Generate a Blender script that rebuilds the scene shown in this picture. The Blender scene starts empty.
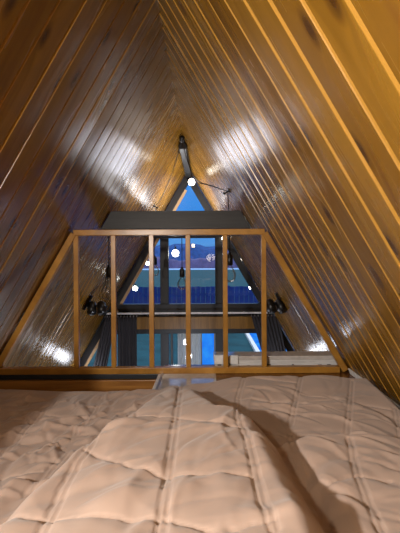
import bpy, bmesh, math, random
import numpy as np
from mathutils import Vector, Matrix

random.seed(7)
rng = np.random.default_rng(11)
S = bpy.context.scene
C = S.collection

# ------------------------------------------------------------------ dimensions
F = 385.0                      # focal length in pixels of a 400x533 frame
EYE = Vector((0.277, 0.0, 0.84))
VPX, VPY = 206.0, 262.0        # vanishing point of the ridge
RIDGE = 2.37                   # ridge height above the loft floor, ridge at X = 0
T = math.sqrt(3.0)             # 60 degree slopes
YB = 2.92                      # balustrade
YG = 6.35                      # glazed gable
GF = -2.2                      # ground floor inside
GO = -2.5                      # ground outside
PITCH, PHASE = 0.1425, 0.79    # boards

def at(px, py, y):
    return Vector((EYE.x + (px - VPX) / F * y, y, EYE.z - (py - VPY) / F * y))

def halfw(z):
    return (RIDGE - z) / T

# ------------------------------------------------------------------ materials
def lin(r, g, b):
    f = lambda c: c / 12.92 if c <= .04045 else ((c + .055) / 1.055) ** 2.4
    return (f(r / 255), f(g / 255), f(b / 255), 1.0)

class NT:
    def __init__(s, name):
        s.m = bpy.data.materials.new(name); s.m.use_nodes = True
        s.t = s.m.node_tree; s.t.nodes.clear()
        s.out = s.n('ShaderNodeOutputMaterial')
    def n(s, typ, **kw):
        nd = s.t.nodes.new(typ)
        for k, v in kw.items(): setattr(nd, k, v)
        return nd
    def l(s, a, b): s.t.links.new(a, b)
    def math(s, op, a, b=None, c=None, clamp=False):
        nd = s.n('ShaderNodeMath', operation=op); nd.use_clamp = clamp
        for i, v in enumerate((a, b, c)):
            if v is None: continue
            if isinstance(v, (int, float)): nd.inputs[i].default_value = v
            else: s.l(v, nd.inputs[i])
        return nd.outputs[0]
    def ramp(s, fac, stops):
        nd = s.n('ShaderNodeValToRGB'); e = nd.color_ramp.elements
        while len(e) < len(stops): e.new(0.5)
        for i, (p, c) in enumerate(stops):
            e[i].position = p; e[i].color = c
        s.l(fac, nd.inputs[0]); return nd.outputs[0]
    def mix(s, fac, a, b, mode='MIX'):
        nd = s.n('ShaderNodeMix', data_type='RGBA', blend_type=mode)
        for i, v in ((0, fac), (6, a), (7, b)):
            if isinstance(v, (int, float)): nd.inputs[i].default_value = v
            elif isinstance(v, tuple): nd.inputs[i].default_value = v
            else: s.l(v, nd.inputs[i])
        return nd.outputs[2]
    def noise(s, vec, scale, detail=3, rough=.5, dist=0):
        nd = s.n('ShaderNodeTexNoise'); nd.inputs['Scale'].default_value = scale
        nd.inputs['Detail'].default_value = detail; nd.inputs['Roughness'].default_value = rough
        nd.inputs['Distortion'].default_value = dist
        s.l(vec, nd.inputs['Vector']); return nd.outputs['Fac']
    def coord(s, kind='Object', scale=(1, 1, 1)):
        tc = s.n('ShaderNodeTexCoord'); mp = s.n('ShaderNodeMapping')
        mp.inputs['Scale'].default_value = scale
        s.l(tc.outputs[kind], mp.inputs['Vector']); return mp.outputs[0]
    def bsdf(s, color, rough=.5, metal=0, spec=.5, bump=None, bstr=.2, bdist=.01, coat=0, coat_r=.1, emit=None, estr=0, sheen=0):
        b = s.n('ShaderNodeBsdfPrincipled')
        for k, v in (('Base Color', color), ('Roughness', rough), ('Metallic', metal)):
            if isinstance(v, (int, float, tuple)): b.inputs[k].default_value = v
            else: s.l(v, b.inputs[k])
        b.inputs['Specular IOR Level'].default_value = spec
        b.inputs['Coat Weight'].default_value = coat; b.inputs['Coat Roughness'].default_value = coat_r
        if sheen: b.inputs['Sheen Weight'].default_value = sheen
        if emit: b.inputs['Emission Color'].default_value = emit; b.inputs['Emission Strength'].default_value = estr
        if bump is not None:
            bp = s.n('ShaderNodeBump'); bp.inputs['Strength'].default_value = bstr; bp.inputs['Distance'].default_value = bdist
            s.l(bump, bp.inputs['Height']); s.l(bp.outputs[0], b.inputs['Normal'])
        s.l(b.outputs[0], s.out.inputs[0]); return s.m

def plain(name, rgb, rough=.5, metal=0, spec=.5, var=.12, scale=(30, 30, 30), bstr=.06):
    t = NT(name); v = t.coord('Object', scale)
    n = t.noise(v, 1.0, 4)
    c = lin(*rgb); d = tuple(x * (1 - var) for x in c[:3]) + (1,); u = tuple(min(1, x * (1 + var)) for x in c[:3]) + (1,)
    return t.bsdf(t.ramp(n, [(.3, d), (.7, u)]), rough, metal, spec, n, bstr, .002)

def boards_mat():
    t = NT('varnished_pine_boards')
    tc = t.n('ShaderNodeTexCoord'); sp = t.n('ShaderNodeSeparateXYZ'); t.l(tc.outputs['UV'], sp.inputs[0])
    u, v = sp.outputs[0], sp.outputs[1]
    idx = t.math('FLOOR', t.math('DIVIDE', t.math('SUBTRACT', v, PHASE), PITCH))
    wn = t.n('ShaderNodeTexWhiteNoise', noise_dimensions='1D'); t.l(idx, wn.inputs['W'])
    r = wn.outputs['Value']
    uo = t.math('ADD', u, t.math('MULTIPLY', r, 37.0))
    # knots: sparse cells stretched along the board
    kv = t.n('ShaderNodeCombineXYZ'); t.l(t.math('MULTIPLY', uo, 1.8), kv.inputs[0]); t.l(t.math('MULTIPLY', v, 4.1), kv.inputs[1]); t.l(t.math('MULTIPLY', idx, 3.1), kv.inputs[2])
    vo = t.n('ShaderNodeTexVoronoi', feature='F1', voronoi_dimensions='2D'); vo.inputs['Scale'].default_value = 1.0; t.l(kv.outputs[0], vo.inputs['Vector'])
    d = vo.outputs['Distance']
    warp = t.math('DIVIDE', .10, t.math('ADD', d, .08))
    gv = t.n('ShaderNodeCombineXYZ')
    t.l(t.math('MULTIPLY', uo, 1.1), gv.inputs[0])
    t.l(t.math('ADD', t.math('MULTIPLY', v, 12.0), t.math('MULTIPLY', warp, 1.6)), gv.inputs[1])
    t.l(t.math('MULTIPLY', r, 9.0), gv.inputs[2])
    grain = t.noise(gv.outputs[0], 1.0, 5, .6, .6)
    fv = t.n('ShaderNodeCombineXYZ'); t.l(t.math('MULTIPLY', uo, 5), fv.inputs[0]); t.l(t.math('MULTIPLY', v, 240), fv.inputs[1]); t.l(r, fv.inputs[2])
    fine = t.noise(fv.outputs[0], 1.0, 3)
    col = t.ramp(grain, [(.22, lin(100, 68, 16)), (.5, lin(132, 94, 27)), (.8, lin(152, 112, 38))])
    col = t.mix(t.math('MULTIPLY', fine, .15), col, lin(88, 56, 20))
    shade = t.ramp(r, [(0, (.74, .70, .66, 1)), (.5, (.95, .94, .92, 1)), (1, (1.0, 1.0, 1.0, 1))])
    col = t.mix(1.0, col, shade, 'MULTIPLY')
    knot = t.ramp(d, [(.03, (1, 1, 1, 1)), (.13, (0, 0, 0, 1))])
    blot = t.noise(gv.outputs[0], .8, 2)
    blotm = t.ramp(blot, [(.60, (0, 0, 0, 1)), (.78, (.6, .6, .6, 1))])
    col = t.mix(t.math('MULTIPLY', blotm, .8), col, lin(84, 46, 18))
    col = t.mix(t.math('MULTIPLY', knot, .85), col, lin(52, 27, 12))
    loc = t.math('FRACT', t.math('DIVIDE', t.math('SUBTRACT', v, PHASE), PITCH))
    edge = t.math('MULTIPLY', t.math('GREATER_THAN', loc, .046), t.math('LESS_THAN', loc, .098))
    col = t.mix(t.math('MULTIPLY', edge, .6), col, lin(188, 138, 60))      # unweathered groove face, painted paler for the light it catches
    rv = t.n('ShaderNodeCombineXYZ'); t.l(t.math('MULTIPLY', uo, 3.5), rv.inputs[0]); t.l(t.math('MULTIPLY', v, 16), rv.inputs[1])
    ripple = t.noise(rv.outputs[0], 1.0, 3, .55, .8)
    bh = t.math('ADD', t.math('MULTIPLY', grain, .9), t.math('MULTIPLY', fine, .10))
    bh = t.math('ADD', bh, t.math('MULTIPLY', ripple, .6))
    rough = t.math('ADD', .17, t.math('MULTIPLY', grain, .18))
    return t.bsdf(col, rough, 0, .6, bh, .24, .004)

def wood(name, a, b, stretch=(2, 30, 30), rough=.35, coat=0):
    t = NT(name); v = t.coord('Object', stretch)
    n = t.noise(v, 1.0, 5, .6, .5)
    return t.bsdf(t.ramp(n, [(.3, lin(*a)), (.7, lin(*b))]), rough, 0, .5, n, .15, .003, coat)

def fabric(name, rgb, rough=.85, sheen=.2):
    t = NT(name)
    n = t.noise(t.coord('Object', (1, 1, 1)), 5.0, 4)
    w1 = t.n('ShaderNodeTexWave', wave_type='BANDS', bands_direction='X'); w1.inputs['Scale'].default_value = 160
    w2 = t.n('ShaderNodeTexWave', wave_type='BANDS', bands_direction='Y'); w2.inputs['Scale'].default_value = 160
    v = t.coord('Object'); t.l(v, w1.inputs['Vector']); t.l(v, w2.inputs['Vector'])
    h = t.math('ADD', w1.outputs['Fac'], w2.outputs['Fac'])
    c = lin(*rgb)
    col = t.ramp(n, [(.3, tuple(x * .9 for x in c[:3]) + (1,)), (.7, tuple(min(1, x * 1.06) for x in c[:3]) + (1,))])
    return t.bsdf(col, rough, 0, .25, h, .12, .0008, sheen=sheen)

def emission(name, rgb, strength):
    t = NT(name); e = t.n('ShaderNodeEmission'); e.inputs[0].default_value = lin(*rgb); e.inputs[1].default_value = strength
    t.l(e.outputs[0], t.out.inputs[0]); return t.m

def glass(name, tint=(1, 1, 1, 1), refl=1.0):
    t = NT(name); fr = t.n('ShaderNodeFresnel'); fr.inputs['IOR'].default_value = 1.45
    tr = t.n('ShaderNodeBsdfTransparent'); tr.inputs[0].default_value = tint
    gl = t.n('ShaderNodeBsdfGlossy'); gl.inputs['Roughness'].default_value = .02
    mx = t.n('ShaderNodeMixShader'); t.l(t.math('MULTIPLY', fr.outputs[0], refl), mx.inputs[0])
    t.l(tr.outputs[0], mx.inputs[1]); t.l(gl.outputs[0], mx.inputs[2]); t.l(mx.outputs[0], t.out.inputs[0])
    return t.m

M = {}
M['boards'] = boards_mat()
M['rail'] = wood('honey_varnished_timber', (146, 98, 34), (190, 138, 60), (5, 5, 5), .3)
M['floor'] = wood('dark_lacquered_floor', (92, 56, 30), (128, 84, 48), (3, 24, 24), .14)
M['beam'] = wood('timber_fascia', (128, 82, 34), (176, 122, 58), (2, 22, 22), .35)
M['band'] = wood('cladding_strip', (112, 78, 24), (150, 108, 40), (30, 2, 2), .4)
M['pale'] = wood('pale_reveal_timber', (170, 132, 92), (205, 170, 128), (4, 4, 4), .5)
M['black'] = plain('black_painted_frame', (26, 25, 26), .45)
M['grey'] = wood('dark_grey_stained_plank', (34, 33, 34), (52, 50, 51), (3, 30, 40), .5)
M['charcoal'] = plain('charcoal_strip', (38, 42, 48), .4)
M['white'] = plain('white_lacquer_and_rim_light', (226, 226, 226), .3)
M['gloss'] = plain('pale_reflection_gloss', (196, 190, 186), .08, 0, .8)
M['silver'] = plain('silver_trim', (150, 150, 156), .3, .8)
M['duvet'] = fabric('pinkish_beige_cotton', (174, 151, 137))
M['mattress'] = fabric('mattress_ticking', (196, 188, 178))
M['curtain'] = fabric('charcoal_curtain', (52, 50, 54), .9, .1)
M['blackmetal'] = plain('black_metal', (16, 16, 17), .35, 0, .5)
M['chrome'] = plain('chrome_rim', (190, 190, 195), .2, .9)
M['cable'] = plain('black_cable', (14, 13, 13), .5)
M['bulb'] = glass('clear_bulb_glass', (.97, .95, .9, 1), .6)
M['filament'] = emission('amber_filament', (255, 220, 160), 8)
M['glass'] = glass('window_glass', (.93, .97, 1, 1), 1.0)
M['lamp'] = emission('white_glare_glow', (255, 246, 228), 22)  # glow of the bulbs that stand in for glare in the glass
M['glare_strong'] = emission('peak_glare_glow', (255, 246, 228), 8)
M['sheer'] = fabric('door_reflection_sheer', (235, 230, 225), .9, .1)

# ------------------------------------------------------------------ mesh helpers
class MB:
    def __init__(s): s.v = []; s.f = []; s.uv = None
    def add(s, vs, fs):
        o = len(s.v); s.v += [Vector(p) for p in vs]; s.f += [tuple(i + o for i in f) for f in fs]
        return s
    def box(s, lo, hi):
        x0, y0, z0 = lo; x1, y1, z1 = hi
        return s.add([(x0,y0,z0),(x1,y0,z0),(x1,y1,z0),(x0,y1,z0),(x0,y0,z1),(x1,y0,z1),(x1,y1,z1),(x0,y1,z1)],
                     [(0,3,2,1),(4,5,6,7),(0,1,5,4),(1,2,6,5),(2,3,7,6),(3,0,4,7)])
    def prism(s, poly, y0, y1):          # poly of (x, z), extruded along Y
        n = len(poly)
        a = sum(poly[i][0] * poly[(i+1) % n][1] - poly[(i+1) % n][0] * poly[i][1] for i in range(n))
        if a < 0: poly = poly[::-1]
        vs = [(x, y0, z) for x, z in poly] + [(x, y1, z) for x, z in poly]
        fs = [tuple(range(n)), tuple(range(2*n-1, n-1, -1))]
        fs += [(i, i + n, (i+1) % n + n, (i+1) % n) for i in range(n)]
        return s.add(vs, fs)
    def tube(s, pts, r, seg=8, cap=True):
        pts = [Vector(p) for p in pts]; n = len(pts)
        rr = r if isinstance(r, (list, tuple)) else [r] * n
        up = Vector((0, 0, 1)); rings = []
        for i, p in enumerate(pts):
            d = (pts[min(i+1, n-1)] - pts[max(i-1, 0)]).normalized()
            a = d.cross(up)
            if a.length < 1e-3: a = d.cross(Vector((1, 0, 0)))
            a.normalize(); b = d.cross(a)
            rings.append([p + (a * math.cos(2*math.pi*k/seg) + b * math.sin(2*math.pi*k/seg)) * rr[i] for k in range(seg)])
        vs = [q for R in rings for q in R]; fs = []
        for i in range(n - 1):
            for k in range(seg):
                k2 = (k + 1) % seg
                fs.append((i*seg+k, i*seg+k2, (i+1)*seg+k2, (i+1)*seg+k))
        if cap: fs += [tuple(range(seg))[::-1], tuple(range((n-1)*seg, n*seg))]
        return s.add(vs, fs)
    def lathe(s, c, prof, seg=20):       # prof of (r, z) about a vertical axis through c
        return s.tube([Vector(c) + Vector((0, 0, z)) for r, z in prof], [max(r, 1e-4) for r, z in prof], seg)
    def lathe_dir(s, c, d, prof, seg=20):
        d = Vector(d).normalized()
        return s.tube([Vector(c) + d * z for r, z in prof], [max(r, 1e-4) for r, z in prof], seg)
    def build(s, name, mat, parent=None, bevel=0, smooth=False):
        loc = Vector(parent.location) if parent else Vector()
        me = bpy.data.meshes.new(name)
        me.from_pydata([p - loc for p in s.v], [], s.f)
        if s.uv:
            lay = me.uv_layers.new(name='UVMap')
            for poly in me.polygons:
                for li, vi in zip(poly.loop_indices, poly.vertices): lay.data[li].uv = s.uv[vi]
        else:
            bm = bmesh.new(); bm.from_mesh(me); bmesh.ops.recalc_face_normals(bm, faces=bm.faces); bm.to_mesh(me); bm.free()
        me.materials.append(mat)
        if smooth:
            for p in me.polygons: p.use_smooth = True
        o = bpy.data.objects.new(name, me); C.objects.link(o)
        if parent: o.parent = parent
        if bevel:
            b = o.modifiers.new('bevel', 'BEVEL'); b.width = bevel; b.segments = 2; b.limit_method = 'ANGLE'
        return o

def thing(name, label, cat, loc, group=None):
    o = bpy.data.objects.new(name, None); C.objects.link(o); o.location = loc; o.empty_display_size = .05
    return tag(o, label, cat, group)

def tag(o, label, cat, group=None):
    o['label'] = label; o['category'] = cat
    if group: o['group'] = group
    return o

def structure(o, label=None):
    o['kind'] = 'structure'
    if label: o['label'] = label
    return o

def bar(mb, a, b, w, h, nrm=Vector((0, 1, 0))):
    """square section bar from a to b; w across (in the plane of nrm), h along nrm"""
    a, b = Vector(a), Vector(b); d = (b - a).normalized(); side = d.cross(nrm).normalized(); n = nrm.normalized()
    vs = []
    for p in (a, b):
        vs += [p - side*w/2 - n*h/2, p + side*w/2 - n*h/2, p + side*w/2 + n*h/2, p - side*w/2 + n*h/2]
    return mb.add(vs, [(3,2,1,0),(4,5,6,7),(0,1,5,4),(1,2,6,5),(2,3,7,6),(3,0,4,7)])

# ------------------------------------------------------------------ sloping board walls
def slope_wall(name, sgn, lab):
    mb = MB(); mb.uv = []
    L = (RIDGE - GF) / math.sin(math.radians(60))
    along = Vector((sgn * .5, 0, -math.sin(math.radians(60))))       # from ridge downwards
    nin = Vector((-sgn * math.sin(math.radians(60)), 0, -.5))        # into the room
    apex = Vector((0, 0, RIDGE))
    y = PHASE - 15 * PITCH; r = random.Random(3 if sgn < 0 else 5)
    prof = []                       # (y, depth behind the face)
    while y < YG + .1:
        t = r.uniform(-.0018, .0018)
        prof += [(y, .013), (y + .007, .0125), (y + .0105, .001), (y + .0135, .0 + t), (y + PITCH * .5, -.0005), (y + PITCH - .003, .0 - t), (y + PITCH - .0008, .0128)]
        y += PITCH
    us = [0, L * .25, L * .5, L * .75, L]
    for u in us:
        for (yy, d) in prof:
            p = apex + along * u - nin * d; p.y = yy
            mb.v.append(p); mb.uv.append((u + (50 if sgn > 0 else 0), yy))
    n = len(prof)
    for i in range(len(us) - 1):
        for k in range(n - 1):
            q = (i*n+k, i*n+k+1, (i+1)*n+k+1, (i+1)*n+k)
            mb.f.append(q if sgn > 0 else q[::-1])
    # the back of the wall gives it thickness
    o = len(mb.v); ys = (prof[0][0], prof[-1][0])
    for u in (0, L):
        for yy in ys:
            p = apex + along * u - nin * .12; p.y = yy
            mb.v.append(p); mb.uv.append((u, yy))
    q = (o, o+2, o+3, o+1); mb.f.append(q if sgn > 0 else q[::-1])
    return structure(mb.build(name, M['boards']), lab)

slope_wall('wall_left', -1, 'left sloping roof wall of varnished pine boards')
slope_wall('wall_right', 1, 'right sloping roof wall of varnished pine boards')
yb0 = PHASE - 15 * PITCH
cap = RIDGE + .028
structure(MB().prism([(0, cap), (.3, cap - .3 * T), (.3, cap - .3 * T + .12), (0, cap + .12), (-.3, cap - .3 * T + .12), (-.3, cap - .3 * T)], yb0, YG + .1).build('ceiling', M['beam']), 'ridge closing board')
structure(MB().prism([(-halfw(GF) - .1, GF), (halfw(GF) + .1, GF), (0, RIDGE + .15)], yb0 - .1, yb0).build('wall_back', M['beam']))

# ------------------------------------------------------------------ floors
HX = -0.063                    # the stair opening ends here
fl = MB()
hw = halfw(0) + .05
fl.box((-hw, yb0, -.18), (hw, 2.42, 0))
fl.box((HX, 2.42, -.18), (hw, 3.16, 0))
structure(fl.build('floor', M['floor'], bevel=.004), 'glossy dark brown loft floor')
structure(MB().box((-3, yb0, GF - .1), (3, YG + .1, GF)).build('floor_lower', M['floor']))
# edge nosing of the floor beside the opening, the black strip under the railing and the timber fascia
structure(MB().box((HX - .022, 2.42, -.05), (HX, 2.885, .004)).build('trim_1', M['white'], bevel=.004), 'pale edging strip along the floor opening')
structure(MB().box((-hw + .03, 2.89, -.036), (HX - .002, 2.99, .0)).build('trim_2', M['charcoal'], bevel=.003), 'dark strip under left half of the railing')
structure(MB().box((-hw, 2.875, -.24), (HX - .002, 3.0, -.040)).build('trim_3', M['beam'], bevel=.004), 'timber fascia on far side of the floor opening')
bbm = MB()
for zz, dd, ww in ((.004, .0, .014), (.02, .004, .010), (.034, .012, .012)):
    x1 = halfw(zz + ww) - .004
    bbm.box((x1 - .016 + dd * .4, .3, zz), (x1, 2.86, zz + ww))
structure(bbm.build('baseboard_right', M['white'], bevel=.002), 'thin silver grey trim along foot of right sloping wall')

# ------------------------------------------------------------------ railing
t = thing('reflection_board', 'pale glossy board standing in for the window reflection on the floor', 'board', (.14, 2.65, 0))
MB().box((HX + .002, 2.43, .0005), (.345, 2.882, .006)).build('board', M['gloss'], t, .002)  # pale surface added in place of the window reflection on the floor
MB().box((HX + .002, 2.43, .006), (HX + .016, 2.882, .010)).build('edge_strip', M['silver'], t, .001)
rail = thing('railing', 'honey coloured timber loft railing with six square balusters', 'railing', (0, YB, 0))
zt = at(0, 232.2, YB).z
RT = .044
xl = -halfw(zt + RT/2) + .008
xr = -xl
MB().box((xl + .012, YB - .03, zt - RT/2), (xr - .012, YB + .03, zt + RT/2)).build('top_rail', M['rail'], rail, .004)
zb = .026
for sg in (-1, 1):
    d = Vector((sg * .5, 0, -T/2)); nn = Vector((-sg * T/2, 0, -.5))
    a = Vector((0, YB, RIDGE)) + nn * .032 + d * ((RIDGE - zt) / (T/2) - .01)
    b = Vector((0, YB, RIDGE)) + nn * .032 + d * ((RIDGE - .03) / (T/2))
    bar(MB(), a, b, .046, .056).build('sloping_rail', M['rail'], rail, .004)
MB().box((-halfw(.05) + .06, YB - .03, .001), (halfw(.05) - .06, YB + .03, .047)).build('bottom_rail', M['rail'], rail, .004)
bx = [at(p, 300, YB).x for p in (76.5, 113.7, 151.5, 188.0, 225.0, 263.5)]
first = None
for x in bx:
    if first is None:
        first = MB().box((x - .018, YB - .018, .046), (x + .018, YB + .018, zt - RT/2 + .002)).build('baluster', M['rail'], rail, .003)
    else:
        o = first.copy(); C.objects.link(o); o.parent = rail; o.location = (x - bx[0], 0, 0)

# long low white ledge standing behind the right half of the railing
lg = thing('ledge', 'long low white topped ledge behind the right half of the timber railing', 'ledge', (.8, 3.06, 0))
lx0 = at(213, 360, 3.0).x; lzt = .108
m = MB(); z1 = lzt; m.prism([(lx0, z1 - .03), (halfw(z1 - .03) - .02, z1 - .03), (halfw(z1) - .02, z1), (lx0, z1)], 2.985, 3.14); m.build('top_board', M['gloss'], lg, .003)
m = MB(); m.prism([(lx0 + .01, .001), (halfw(.0) - .03, .001), (halfw(z1 - .03) - .03, z1 - .031), (lx0 + .01, z1 - .031)], 3.0, 3.13)
M['ledgeface'] = wood('weathered_grey_board', (196, 194, 192), (228, 226, 224), (6, 30, 60), .6)
m.build('front_board', M['ledgeface'], lg, .002)
r = random.Random(2)
xx = lx0 + .03
while xx < halfw(.03) - .12:
    w = r.uniform(.006, .03)
    MB().box((xx, 2.992, .012), (xx + w, 3.001, .012 + r.uniform(.012, .03))).build('slot', M['charcoal'], lg); xx += w + r.uniform(.03, .09)
MB().box((lx0 + .005, 2.972, .05), (lx0 + .10, 2.992, lzt + .012)).build('end_cap', M['white'], lg, .003)
MB().box((lx0 + .12, 2.972, .05), (lx0 + .19, 2.990, lzt + .008)).build('end_cap', M['white'], lg, .003)

# ------------------------------------------------------------------ collar beams, ridge beam
def collar(y, label, mat, z0=.28 + .03, h=.165, th=.07):
    z0 = z0 ; z1 = z0 + h
    e = .012
    o = MB().prism([(-halfw(z0) + e, z0), (halfw(z0) - e, z0), (halfw(z1) - e, z1), (-halfw(z1) + e, z1)], y, y + th).build('collar_beam', mat, None, .004)
    return tag(o, label, 'beam', 'collar beams across the roof')
ZC = at(0, 228.5, 3.55).z
collar(3.55, 'wide dark grey collar plank just beyond the railing top', M['grey'], ZC)
collar(4.62, 'black collar beam deeper in, seen under the grey plank', M['black'], ZC + .005, .15)
rb = MB().prism([(-.0, RIDGE - .03), (-.055, RIDGE - .115), (-.04, RIDGE - .15), (.04, RIDGE - .15), (.055, RIDGE - .115)], 4.7, YG)
structure(rb.build('trim_4', M['black'], None, .003), 'black ridge beam running to the gable')

# ------------------------------------------------------------------ gable
def gx(px): return at(px, 0, YG).x
def gz(py): return at(0, py, YG).z
W = MB()
fw = .15
for sg in (-1, 1):
    d = Vector((sg * .5, 0, -T/2)); nn = Vector((-sg * T/2, 0, -.5))
    a = Vector((0, YG, RIDGE)) + nn * (.062) + d * .04
    b = Vector((0, YG, RIDGE)) + nn * (.062) + d * ((RIDGE - GF) / (T/2))
    bar(W, a, b, .10, .12)
def hb(y0, y1, yy0=-.05, yy1=.05):
    z0, z1 = gz(y1), gz(y0)
    W.prism([(-halfw(z0) + .05, z0), (halfw(z0) - .05, z0), (halfw(z1) - .05, z1), (-halfw(z1) + .05, z1)], YG + yy0, YG + yy1)
hb(230, 238); hb(303.5, 309.5, -.07, .05); hb(328, 333)
hb(309.5, 328, .0, .06)
gxl = (gx(164.5) , gx(219.2))
for x in gxl: W.box((x - .068, YG - .045, GF), (x + .068, YG + .045, gz(237)))
W.box((gx(172) - .03, YG - .03, GF), (gx(172) + .01, YG + .03, gz(333)))
structure(W.build('wall_gable', M['black'], None, .003), 'black framed glazed gable wall')
pr = MB()
d = Vector((-.5, 0, -T/2)); nn = Vector((T/2, 0, -.5))
bar(pr, Vector((0, YG - .02, RIDGE)) + nn * .134 + d * .32, Vector((0, YG - .02, RIDGE)) + nn * .134 + d * ((RIDGE - GF) / (T/2)), .042, .03)
structure(pr.build('trim_5', M['pale']), 'pale timber reveal along left sloping gable frame')
bd = MB(); z0, z1 = gz(328), gz(316)
bd.prism([(-halfw(z0) + .1, z0), (halfw(z0) - .1, z0), (halfw(z1) - .1, z1), (-halfw(z1) + .1, z1)], YG - .09, YG - .002)
structure(bd.build('trim_6', M['band'], None, .002), 'vertical board cladding band between upper and lower windows')
# panes
def pane(name, poly):
    o = MB().prism(poly, YG + .005, YG + .011).build(name, M['glass']); return structure(o)
def ins(z): return halfw(z) - .1
zt0, zt1, zm0, zm1 = gz(230), gz(238), gz(303.5), gz(333)
pane('window_1', [(0, RIDGE - .2), (-ins(zt0), zt0), (ins(zt0), zt0)])
pane('window_2', [(-ins(zt1), zt1), (gxl[0], zt1), (gxl[0], zm0), (-ins(zm0), zm0)])
pane('window_3', [(gxl[0], zt1), (gxl[1], zt1), (gxl[1], zm0), (gxl[0], zm0)])
pane('window_4', [(ins(zt1), zt1), (gxl[1], zt1), (gxl[1], zm0), (ins(zm0), zm0)])
pane('window_5', [(-ins(zm1), zm1), (gxl[0], zm1), (gxl[0], GF), (-ins(GF), GF)])
pane('door_1', [(gxl[0], zm1), (gxl[1], zm1), (gxl[1], GF), (gxl[0], GF)])
pane('window_6', [(ins(zm1), zm1), (gxl[1], zm1), (gxl[1], GF), (ins(GF), GF)])

# ------------------------------------------------------------------ curtains and their track
YC = YG - .16
tk = thing('curtain_track', 'white curtain track under the black sill of upper gable windows', 'curtain track', at(192, 313, YC))
zt_ = at(0, 313, YC).z
MB().box((at(106, 0, YC).x, YC - .012, zt_ - .014), (at(282, 0, YC).x, YC + .012, zt_ + .014)).build('track', M['white'], tk, .003)
for i in range(2):
    x = at(140 + 104 * i, 0, YC).x
    MB().box((x - .01, YC, zt_ - .008), (x + .01, YG - .06, zt_ + .01)).build('bracket', M['white'], tk)
def curtain(tl, tr, bl, br, folds, label, y=YC - .005):
    """drape between a top and a bottom edge given as (x, z)"""
    nu, nv = folds * 10, 24
    top0, top1, b0, b1 = [Vector((p[0], 0, p[1])) for p in (tl, tr, bl, br)]
    t = thing('curtain', label, 'curtain', (tl[0], y, tl[1]), 'charcoal curtains at the gable')
    mb = MB()
    for j in range(nv + 1):
        v = j / nv
        for i in range(nu + 1):
            u = i / nu
            p = top0.lerp(top1, u).lerp(b0.lerp(b1, u), v)
            amp = .022 * (.55 + .45 * v) * (1 + .3 * math.sin(u * 17 + 3))
            p.y = y + amp * math.sin(2 * math.pi * folds * u + .6 * math.sin(3 * v + 5 * u))
            mb.v.append(p)
    for j in range(nv):
        for i in range(nu):
            k = j * (nu + 1) + i; mb.f.append((k, k + 1, k + nu + 2, k + nu + 1))
    o = mb.build('drape', M['curtain'], t, 0, True)
    s = o.modifiers.new('solid', 'SOLIDIFY'); s.thickness = .004
    for i in range(folds + 1):
        p = top0.lerp(top1, i / folds)
        rg = MB().box((p.x - .006, y - .012, p.z - .012), (p.x + .006, y + .012, p.z + .016))
        rg.build('hook', M['silver'], t)
    return t
zc, zbm = at(0, 316, YC).z, GF + .05
def cx(px): return at(px, 0, YC).x
sl_ = (zc - zbm) / T
curtain((cx(105), zc), (cx(116), zc), (cx(105) - sl_ * .44, zbm), (cx(116) - sl_ * .34, zbm), 5, 'charcoal curtain slanting along left edge of the gable window')
curtain((cx(117.5), zc), (cx(136.5), zc), (cx(117.5), zbm), (cx(136.5), zbm), 6, 'charcoal curtain hanging straight beside the left lower window')
curtain((cx(251), zc), (cx(278), zc), (cx(251) + sl_ * .50, zbm), (cx(278) + sl_ * .36, zbm), 8, 'charcoal curtain slanting beside the right lower window')
sx0, sx1 = cx(176), cx(200)
t = thing('curtain', 'pale sheer drape added for the bright reflection in the glazed door', 'curtain', (sx0, YG + .09, zc))
mb = MB()  # drape stands in for interior light reflected in the door glass
zs0 = gz(333.5)
for j in range(13):
    for i in range(41):
        u, v = i / 40, j / 12
        mb.v.append(Vector((sx0 + (sx1 - sx0) * u, YG + .09 + .018 * math.sin(u * 40 + .5 * v), zs0 + (zbm - zs0) * v)))
for j in range(12):
    for i in range(40):
        k = j * 41 + i; mb.f.append((k, k + 1, k + 42, k + 41))
o = mb.build('drape', M['sheer'], t, 0, True); s = o.modifiers.new('solid', 'SOLIDIFY'); s.thickness = .003

# ------------------------------------------------------------------ spotlights on the sloping walls
def spot(px, py, y, sg, label):
    """twin spot on a black bar fixed to the sloping wall"""
    z = at(0, py, y).z
    nn = Vector((-sg * T/2, 0, -.5)); d = Vector((sg * .5, 0, -T/2))
    base = Vector((sg * halfw(z), y, z)) + nn * .012
    t = thing('spotlight', label, 'spotlight', base, 'twin wall spotlights')
    bar(MB(), base - d * .09, base + d * .10, .07, .03, nn).build('mount', M['blackmetal'], t, .004)
    arm_end = base + nn * .10
    MB().tube([base, arm_end], .012, 10).build('arm', M['blackmetal'], t, 0, True)
    bar(MB(), arm_end + Vector((-.15, 0, .02 )), arm_end + Vector((.15, 0, -.01)), .03, .03).build('crossbar', M['blackmetal'], t, .004)
    for k, dx in enumerate((-.03, .085)):
        c = arm_end + Vector((dx, -.03, -.0))
        dirv = Vector((.25 * (1 if k else .6), -.62, -.75))
        h = MB(); h.lathe_dir(c - dirv.normalized() * .06, dirv, [(.0, 0), (.036, .002), (.05, .02), (.056, .15), (.052, .151), (.048, .13), (0, .12)], 18)
        ho = h.build('lamp_head', M['blackmetal'], t, 0, True)
        rim = MB(); q = c - dirv.normalized() * .06 + dirv.normalized() * .148
        dn = dirv.normalized(); a = dn.cross(Vector((0, 1, 0))).normalized(); b = dn.cross(a)
        rim.tube([q + (a * math.cos(w) + b * math.sin(w)) * .055 for w in np.linspace(0, 2 * math.pi, 25)], .006, 6)
        rim.build('rim', M['white'], ho, 0, True).parent = ho  # white colour stands in for light caught on the rim
        ho.children[0].location = (0, 0, 0)
    return t
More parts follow.
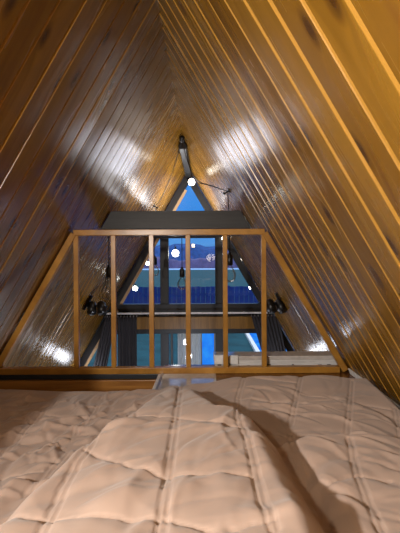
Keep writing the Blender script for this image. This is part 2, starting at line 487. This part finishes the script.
spot(77, 301, 4.62, -1, 'black twin spotlight on the left sloping wall')
spot(287, 300, 4.45, 1, 'black twin spotlight on the right sloping wall')

# ------------------------------------------------------------------ pendants on swagged cables
hook_ridge = Vector((0, 4.55, RIDGE - .085))
h = MB(); h.lathe(hook_ridge, [(.0, .045), (.03, .044), (.034, .02), (.03, -.01), (.012, -.03), (0, -.032)], 16)
tag(h.build('cable_hook', M['blackmetal'], None, 0, True), 'round black ceiling rose at the ridge where cables meet', 'hook')
def wallpt(px, py, sg, off=.0):
    """point where the line of sight meets a sloping wall"""
    dirv = Vector(((px - VPX) / F, 1, -(py - VPY) / F))
    nn = Vector((-sg * T/2, 0, -.5)); ap = Vector((0, 0, RIDGE))
    k = (ap - EYE).dot(nn) / dirv.dot(nn)
    return EYE + dirv * k + nn * off
hl = wallpt(154, 205.5, -1, .02); hr = wallpt(230, 190.5, 1, .02)
for p, lb, sg in ((hl, 'small black cable hook on left sloping wall', -1), (hr, 'small black cable hook on right sloping wall', 1)):
    nn = Vector((-sg * T/2, 0, -.5))
    m = MB(); m.lathe_dir(p - nn * .02, nn, [(.022, 0), (.022, .008), (.008, .01), (.008, .05), (.014, .055), (.014, .065), (0, .068)], 12)
    tag(m.build('cable_hook', M['blackmetal'], None, 0, True), lb, 'hook')
def sag(a, b, s, n=10):
    return [a.lerp(b, i / n) - Vector((0, 0, s * 4 * (i/n) * (1 - i/n))) for i in range(n + 1)]
def pendant(end, path, label, cage=False, scale=1.0):
    t = thing('pendant_lamp', label, 'pendant lamp', end, 'bulb pendants on black cables')
    MB().tube(path + [end + Vector((0, 0, .1))], .0055, 6).build('cable', M['cable'], t, 0, True)
    MB().lathe(end, [(0, .12), (.012, .118), (.016, .1), (.03, .085), (.031, 0.0), (.024, -.006), (0, -.007)], 16).build('socket', M['blackmetal'], t, 0, True)
    b = MB(); k = scale
    b.lathe(end, [(.02, -.004), (.024*k, -.015), (.042*k, -.04), (.056*k, -.07), (.06*k, -.10), (.053*k, -.135), (.033*k, -.155), (0, -.163)], 20)
    bo = b.build('bulb', M['bulb'], t, 0, True)
    f = MB(); pts = []
    for i in range(13):
        w = 2 * math.pi * i / 12; pts.append(end + Vector((.026 * math.cos(w), .026 * math.sin(w), -.05 - .07 * (i % 2))))
    f.tube(pts, .006, 5); f.build('filament', M['filament'], bo)
    if cage:
        for i in range(6):
            w = math.pi * i / 3; c = Vector((math.cos(w), math.sin(w), 0))
            MB().tube([end + c * .03, end + c * .05 - Vector((0, 0, .05)), end + c * .1 - Vector((0, 0, .13)), end + c * .1 - Vector((0, 0, .2)), end + c * .02 - Vector((0, 0, .23))], .004, 6).build('cage_wire', M['blackmetal'], t, 0, True)
    return t
e1 = at(182, 276.5, 4.7); e1 = Vector((e1.x, 4.70, e1.z))
pendant(e1, [Vector((e1.x, 4.70, ZC + .1))], 'bulb pendant hanging left of the middle baluster', False)
e2 = at(154.5, 264, hl.y); e2.y = hl.y
pendant(at(154.8, 264, hl.y), sag(hook_ridge, hl, .12) + [hl + Vector((.02, -.02, -.04)), Vector((e2.x, hl.y, hl.z - .3))], 'bulb pendant behind the third baluster from left')
e3 = at(229.5, 265, hr.y)
pendant(e3, sag(hook_ridge, hr + Vector((-.25, 0, .08)), .10) + [hr + Vector((-.14, 0, .05)), hr, Vector((e3.x, hr.y, hr.z - .25))], 'bulb pendant behind the fifth baluster, cable hooked to right wall')
e4 = at(109, 276, 3.9)
pendant(e4, [Vector((e4.x, 3.9, halfw(0) * 0 + (RIDGE - abs(e4.x) * T) - .01))], 'caged pendant beside second baluster, near the left sloping wall', True, .8)

# small glowing bulbs added to stand in for reflected glare in the gable glass
def glare_bulb(px, py, label, r=.028, y=YG + .16, mat='lamp'):
    c = at(px, py, y)
    t = thing('glare_spot', label, 'glare bulb', c, 'bulbs added for glare in the gable glass')
    m = MB(); m.lathe(c, [(0, r), (r * .6, r * .8), (r, 0), (r * .75, -r * .7), (0, -r)], 14)
    m.build('glare_globe', M[mat], t, 0, True)
    MB().lathe(c, [(.012, r * .8), (.014, r * 1.8), (0, r * 1.9)], 10).build('cap', M['blackmetal'], t, 0, True)
    MB().tube([c + Vector((0, 0, r * 1.7)), c + Vector((0, (YG - y) * .5, r * 2.2)), c + Vector((0, (YG - y) * .8, r * 2.0))] if y > 5.5 else [c + Vector((0, 0, r * 1.8)), Vector((c.x * .4, y, RIDGE - .15))], .006, 6).build('bracket', M['blackmetal'], t, 0, True)
    return t
glare_bulb(192, 182, 'white glare bulb added at the peak of the triangular window', .045, 4.78, 'glare_strong')
glare_bulb(147.5, 263, 'upper glare bulb added along the left sloping frame', .034)
glare_bulb(135, 288, 'lower glare bulb added along the left sloping frame', .042)
glare_bulb(238, 262, 'upper glare bulb added along the right sloping frame', .036)
glare_bulb(251, 287.5, 'lower glare bulb added along the right sloping frame', .04)
glare_bulb(223.5, 238.5, 'glare bulb added at top of the right black mullion', .028, YG - .1)

glare_bulb(175.5, 253, 'glare bulb added in the middle upper window', .06)

# ------------------------------------------------------------------ bed: mattress and quilt
BX0, BX1, BY0, BY1 = -1.22, 1.245, .28, 2.29
tag(MB().box((BX0 + .03, BY0 - .6, .002), (BX1 + .005, BY1 + .005, .060)).build('mattress', M['mattress'], None, .02), 'low pale mattress lying on loft floor under the quilt', 'mattress')

pb = MB()  # upright cushion out of view, added to cast shade on the far left quilt
for j in range(17):
    for i in range(17):
        a, b = i / 8 - 1, j / 8 - 1
        th = .085 * (1 - abs(a) ** 3.2) ** .6 * (1 - abs(b) ** 3.2) ** .6
        for sd in (-1, 1):
            pb.v.append(Vector((-.745 + a * (.13 - .03 * b * b), .36 + sd * th + (b + 1) * .05, .497 + b * (.372 - .03 * a * a))))
for j in range(16):
    for i in range(16):
        k = (j * 17 + i) * 2
        pb.f += [(k, k + 2, k + 36, k + 34), (k + 1, k + 35, k + 37, k + 3)]
tag(pb.build('shadow_pillow', M['duvet'], None, 0, True), 'upright cushion added out of view to shadow the far left of the quilt', 'shadow_pillow')

def sstep(x): x = np.clip(x, 0, 1); return x * x * (3 - 2 * x)
YK = [.2, .7, .85, 1.1, 1.5, 1.85, 2.15, 2.35]
XLK = [-.22, -.20, -.19, -.15, -.03, .04, .08, .09]
XRK = [.58, .56, .55, .53, .48, .36, .20, .16]
HK = [.30, .30, .295, .288, .272, .222, .148, .118]
def height(X, Y):
    XL = np.interp(Y, YK, XLK); XR = np.interp(Y, YK, XRK); H = np.interp(Y, YK, HK)
    left = .080 + .012 * np.sin(X * 5 + Y * 3)
    far = np.interp(Y, [1.4, 1.6, 2.25], [.088, .10, .165])
    far = far - .045 * (1 - sstep((X - .25) / .25)) * sstep((Y - 1.8) / .4)
    near = .178 + .015 * np.sin(X * 4)
    yf = 1.45 + .03 * np.sin(X * 9)
    rt = near + (far - near) * sstep((Y - yf + .02) / .05)
    rt = rt - .02 * sstep((X - .9) / .3)
    mid = sstep((X - (XL + XR) / 2) / .18 + .5)
    base = left * (1 - mid) + rt * mid
    ml = sstep((X - XL + .10) / .16); mr = sstep((XR - X + .03) / np.where(Y < 1.5, .13, .22))
    m = ml * mr
    base = base - .05 * np.exp(-((X - XR - .045) / .04) ** 2) * sstep((1.5 - Y) / .15)
    return base + (np.maximum(H, base) - base) * m
# seams drawn on the quilt (traced by line of sight onto the cloth)
SE2 = [[(60,394),(40,416),(18,436),(-4,458)], [(105,393),(90,420),(75,431),(66,452),(49,471),(25,498)],
       [(108,426),(100,434),(75,462),(61,489),(40,534)], [(181,381),(175,419),(167,474),(159,536)],
       [(244,375),(237,399),(237,419),(246,440),(255,477),(261,507),(273,536)],
       [(300,378),(289,427)], [(290,438),(300,465),(314,495),(326,533)], [(351,383),(346,436)], [(348,441),(356,477),(380,536)], [(394,410),(400,440)]]
SE1 = [[(45,415),(83,420)], [(20,441),(83,446)], [(0,477),(40,474)], [(118,416),(172,418),(237,427)],
       [(84,450),(135,470),(169,476),(205,475),(250,476)], [(10,516),(95,520),(160,523)], [(160,521),(210,534)], [(228,534),(272,526)],
       [(244,378),(296,384)], [(301,396),(349,403),(392,412)], [(237,400),(287,404)], [(311,494),(332,484),(356,477),(390,483)]]
def drop(px, py):
    dx, dz = (px - VPX) / F, -(py - VPY) / F
    y = .4
    while y < 2.27:
        if EYE.z + dz * y <= height(np.array(EYE.x + dx * y), np.array(y)): break
        y += .006
    return (EYE.x + dx * y, y)
def poly_world(pts):
    out = []
    for (a, b) in zip(pts, pts[1:]):
        for k in range(6):
            q = k / 6; out.append(drop(a[0] + (b[0]-a[0]) * q, a[1] + (b[1]-a[1]) * q))
    out.append(drop(*pts[-1])); return np.array(out)
def dist_to(P, X, Y):
    d = np.full(X.shape, 9.0)
    sgn = np.zeros(X.shape)
    for a, b in zip(P[:-1], P[1:]):
        ab = b - a; L2 = max(1e-9, (ab**2).sum())
        q = np.clip(((X - a[0]) * ab[0] + (Y - a[1]) * ab[1]) / L2, 0, 1)
        e = np.hypot(X - a[0] - q * ab[0], Y - a[1] - q * ab[1])
        d = np.minimum(d, e)
    return d
STEP = .0052
xs = np.arange(BX0, BX1 + .001, STEP); ys = np.arange(BY0, BY1 + .001, STEP)
X, Y = np.meshgrid(xs, ys); Z = height(X, Y)
dn = np.full(X.shape, 9.0); Zs = np.zeros(X.shape)
for P in SE2:
    d = dist_to(poly_world(P), X, Y); dn = np.minimum(dn, d)
    Zs -= .0060 * np.exp(-((d - .0095) / .0034) ** 2)
for P in SE1:
    d = dist_to(poly_world(P), X, Y); dn = np.minimum(dn, d)
    Zs -= .0055 * np.exp(-(d / .0042) ** 2) * (.75 + .35 * np.sin((X + Y) * 190) * np.sin((X - Y) * 140))
Z += Zs + .013 * (1 - np.exp(-dn / .04))
def crease(n, xr, yr, ang, lr, wr, ar):
    global Z
    for _ in range(n):
        cx_, cy_ = rng.uniform(*xr), rng.uniform(*yr); a = rng.normal(ang, .5); L = rng.uniform(*lr); w = rng.uniform(*wr); am = rng.uniform(*ar) * rng.choice([-1, 1])
        u = (X - cx_) * math.cos(a) + (Y - cy_) * math.sin(a); v = -(X - cx_) * math.sin(a) + (Y - cy_) * math.cos(a)
        v = v + .25 * u * u / L
        Z += am * np.exp(-(u / L) ** 2 - (v / w) ** 2)
crease(170, (-.95, -.05), (1.1, 2.25), 1.1, (.03, .12), (.007, .020), (.005, .014))
crease(40, (-.95, -.05), (1.1, 2.25), .9, (.10, .22), (.015, .03), (.008, .017))
crease(90, (-.1, .5), (.6, 2.2), .8, (.06, .20), (.008, .022), (.002, .006))
crease(120, (.5, 1.2), (.6, 2.25), -.5, (.05, .20), (.008, .022), (.003, .008))
crease(40, (-.3, .55), (.5, 1.4), .9, (.10, .25), (.02, .045), (.004, .009))
crease(26, (.55, 1.2), (.6, 2.2), -.4, (.10, .25), (.02, .045), (.004, .010))
# drape at the edges
ex = np.minimum(np.minimum(X - BX0, BX1 - X) / .05, (BY1 - Y) / .05)
Z = .074 + (Z - .074) * np.sqrt(np.clip(1 - (1 - np.clip(ex, 0, 1)) ** 2, 0, 1))
Z = np.maximum(Z, .074)
mb = MB(); ny, nx = X.shape
me = bpy.data.meshes.new('quilt')
idx = np.arange(nx * ny).reshape(ny, nx)
faces = np.stack([idx[:-1, :-1], idx[:-1, 1:], idx[1:, 1:], idx[1:, :-1]], -1).reshape(-1, 4)
me.from_pydata(np.stack([X, Y, Z], -1).reshape(-1, 3).tolist(), [], faces.tolist())
me.materials.append(M['duvet'])
for p in me.polygons: p.use_smooth = True
q = bpy.data.objects.new('quilt', me); C.objects.link(q)
tag(q, 'rumpled pinkish beige quilt with stitched squares spread over the mattress', 'quilt')
so = q.modifiers.new('solid', 'SOLIDIFY'); so.thickness = .01; so.offset = -1

# ------------------------------------------------------------------ outside
g = plain('dusk_lawn', (26, 68, 76), .9, 0, .2, .3, (1.2, 1.2, 1.2))
structure(MB().box((-120, YG + .1, GO - .3), (120, 260, GO)).build('ground', g), 'dusky lawn and field outside the gable')
fn = thing('fence', 'dark blue board fence across the garden outside', 'fence', (0, 20, GO))
fmat = plain('navy_fence_paint', (32, 54, 112), .8, 0, .2, .2, (3, 3, 3))
fb = MB()
for i in range(75):
    x = -9 + i * .25; fb.box((x, 20, GO + .05), (x + .235, 20.03, GO + 2.05 + .01 * (i % 3)))
fb.build('boards', fmat, fn)
for i in range(8): MB().box((-9 + i * 2.6, 20.03, GO), (-8.88 + i * 2.6, 20.13, GO + 2.1)).build('post', fmat, fn)
MB().box((-9, 20.03, GO + 1.6), (9.75, 20.07, GO + 1.7)).build('cross_rail', fmat, fn)
# distant land: water strip, tree lines, hills
wm = plain('far_water', (130, 168, 210), .4, 0, .5, .1, (.2, .2, .2))
structure(MB().box((-110, 165, GO), (110, 203, GO + .06)).build('lake', wm), 'pale lake beyond the fields')
def ridge_line(name, y, base, h0, var, rgb, label, seed, span=110, depth=12):
    r = random.Random(seed); mb = MB(); n = 90; hs = []
    h = 0
    for i in range(n + 1):
        h = .8 * h + r.uniform(-1, 1) * var; hs.append(max(h0 * .3, h0 + h + h0 * .25 * math.sin(i * .21 + seed)))
    for k, (dy, f) in enumerate(((0, 0), (depth * .3, .8), (depth * .5, 1), (depth, 0))):
        for i in range(n + 1): mb.v.append(Vector((-span + 2 * span * i / n, y + dy + r.uniform(-.5, .5), base + hs[i] * f)))
    for k in range(3):
        for i in range(n):
            a = k * (n + 1) + i; mb.f.append((a, a + 1, a + n + 2, a + n + 1))
    return structure(mb.build(name, plain(name + '_cover', rgb, .9, 0, .1, .3, (.3, .3, .3)), None, 0, True), label)
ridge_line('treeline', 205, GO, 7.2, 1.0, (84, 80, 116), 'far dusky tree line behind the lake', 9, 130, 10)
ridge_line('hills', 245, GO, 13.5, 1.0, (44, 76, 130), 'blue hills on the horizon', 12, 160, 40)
# blue lit pool things close to the house
pm = NT('lit_pool_water')
pn = pm.noise(pm.coord('Object', (3, 3, 3)), 1.0, 3)
b_ = pm.n('ShaderNodeEmission'); pm.l(pm.ramp(pn, [(.3, lin(15, 100, 245)), (.7, lin(60, 165, 255))]), b_.inputs[0]); b_.inputs[1].default_value = 1.0
pm.l(b_.outputs[0], pm.out.inputs[0])
pl = thing('pool', 'blue lit garden pool outside the right lower window', 'pool', (2.6, 13, GO))
rim = MB(); px0, px1, py0, py1 = 2.2, 6.5, 10.0, 18.6
for lo, hi in (((px0 - .15, py0 - .15, GO), (px1 + .15, py0, GO + .12)), ((px0 - .15, py1, GO), (px1 + .15, py1 + .15, GO + .12)), ((px0 - .15, py0, GO), (px0, py1, GO + .12)), ((px1, py0, GO), (px1 + .15, py1, GO + .12))): rim.box(lo, hi)
rim.build('coping', M['ledgeface'], pl)
MB().box((px0, py0, GO), (px1, py1, GO + .08)).build('water', pm.m, pl)
cb = thing('light_panel', 'tall glowing blue panel seen through the glazed door', 'light panel', (at(207, 0, 9).x, 9, GO))
x0, x1 = at(201.5, 0, 9).x, at(213.5, 0, 9).x
MB().box((x0 - .03, 9.0, GO), (x1 + .03, 9.06, at(0, 330, 9).z + .02)).build('frame', M['pale'], cb)
MB().box((x0, 8.98, GO + .02), (x1, 9.0, at(0, 330, 9).z)).build('panel', pm.m, cb)

# ------------------------------------------------------------------ sky
w = bpy.data.worlds.new('dusk'); S.world = w; w.use_nodes = True
nt = w.node_tree; nt.nodes.clear()
def N(t, **k):
    n = nt.nodes.new(t)
    for a, b in k.items(): setattr(n, a, b)
    return n
tc = N('ShaderNodeTexCoord'); sp = N('ShaderNodeSeparateXYZ'); nt.links.new(tc.outputs['Generated'], sp.inputs[0])
mp = N('ShaderNodeMapping'); mp.inputs['Scale'].default_value = (6, 6, 40); nt.links.new(tc.outputs['Generated'], mp.inputs[0])
nz = N('ShaderNodeTexNoise'); nz.inputs['Scale'].default_value = 1.2; nz.inputs['Detail'].default_value = 5; nt.links.new(mp.outputs[0], nz.inputs[0])
ad = N('ShaderNodeMath', operation='MULTIPLY_ADD'); ad.inputs[1].default_value = .05; nt.links.new(nz.outputs[0], ad.inputs[0]); nt.links.new(sp.outputs[2], ad.inputs[2])
rp = N('ShaderNodeValToRGB'); e = rp.color_ramp.elements
st = [(0, lin(30, 60, 110)), (.02, lin(150, 180, 215)), (.045, lin(60, 100, 165)), (.075, lin(96, 160, 228)), (.13, lin(60, 146, 232)), (.35, lin(90, 160, 240)), (.6, (1.5, 1.65, 1.9, 1)), (1, (2.0, 2.15, 2.4, 1))]
while len(e) < len(st): e.new(.5)
for i, (p, c) in enumerate(st): e[i].position = p; e[i].color = c
nt.links.new(ad.outputs[0], rp.inputs[0])
bg = N('ShaderNodeBackground'); nt.links.new(rp.outputs[0], bg.inputs[0]); bg.inputs[1].default_value = 1.0
ow = N('ShaderNodeOutputWorld'); nt.links.new(bg.outputs[0], ow.inputs[0])

# ------------------------------------------------------------------ lamps
def lamp(kind, name, loc, energy, rgb, size=.05, rot=None, **k):
    l = bpy.data.lights.new(name, kind); l.energy = energy; l.color = lin(*rgb)[:3]
    if kind == 'AREA': l.size = size
    else: l.shadow_soft_size = size
    for a, b in k.items(): setattr(l, a, b)
    o = bpy.data.objects.new(name, l); C.objects.link(o); o.location = loc
    if rot is not None: o.rotation_euler = Vector(rot).to_track_quat('-Z', 'Y').to_euler()
    return o
lamp('AREA', 'bedside_lamp', (-.67, -.3, 1.08), 56, (255, 248, 240), .06, (.8, .62, -.06))
lamp('AREA', 'headboard_and_fill_lamp', (-.40, -.35, 1.42), 14, (255, 240, 214), .10, (.75, .60, -.25))
lamp('POINT', 'headboard_and_fill_lamp', (.45, -.95, 1.0), 6, (255, 236, 205), .15)  # added warm fill from behind, lifts the left wall and its grooves
lamp('POINT', 'room_lamp', (-1.56, 6.0, -.85), 4, (240, 244, 255), .09)
lamp('POINT', 'room_lamp', (1.38, 6.0, -.92), 5, (240, 244, 255), .09)
lamp('POINT', 'kitchen_lamp', (-.17, 4.2, -.92), 30, (235, 240, 255), .07)
lamp('POINT', 'kitchen_lamp', (-.12, 4.2, -1.25), 30, (235, 240, 255), .07)
lamp('POINT', 'highlight_fill', (-.05, 4.0, 1.62), 7, (240, 242, 255), .20)  # unseen light without a fixture, added for the wall highlights
for yy, zz, en, sx, sy in ((5.45, 1.47, 22, .45, 1.1), (4.15, 1.35, 5, .7, .8)):
    up = lamp('AREA', 'collar_uplight', (0, yy, zz), en, (250, 249, 250), sx, (0, .02, 1))
    up.data.shape = 'RECTANGLE'; up.data.size_y = sy

# ------------------------------------------------------------------ camera
cam = bpy.data.cameras.new('camera'); co = bpy.data.objects.new('camera', cam); C.objects.link(co)
co.location = EYE; co.rotation_euler = (math.radians(90), 0, 0)
co.rotation_euler = (Matrix.Rotation(math.radians(90), 3, 'X') @ Matrix.Rotation(math.radians(-.35), 3, 'Z')).to_euler()
cam.sensor_fit = 'VERTICAL'; cam.sensor_height = 36; cam.sensor_width = 36; cam.lens = F / 533 * 36
cam.shift_x = -(VPX - 200) / 533; cam.shift_y = -(266.5 - VPY) / 533
cam.clip_start = .02; cam.clip_end = 600
S.camera = co
vs = S.view_settings
S.display_settings.display_device = 'sRGB'
vs.view_transform = 'Standard'; vs.look = 'None'; vs.exposure = 0; vs.gamma = 1; vs.use_curve_mapping = False
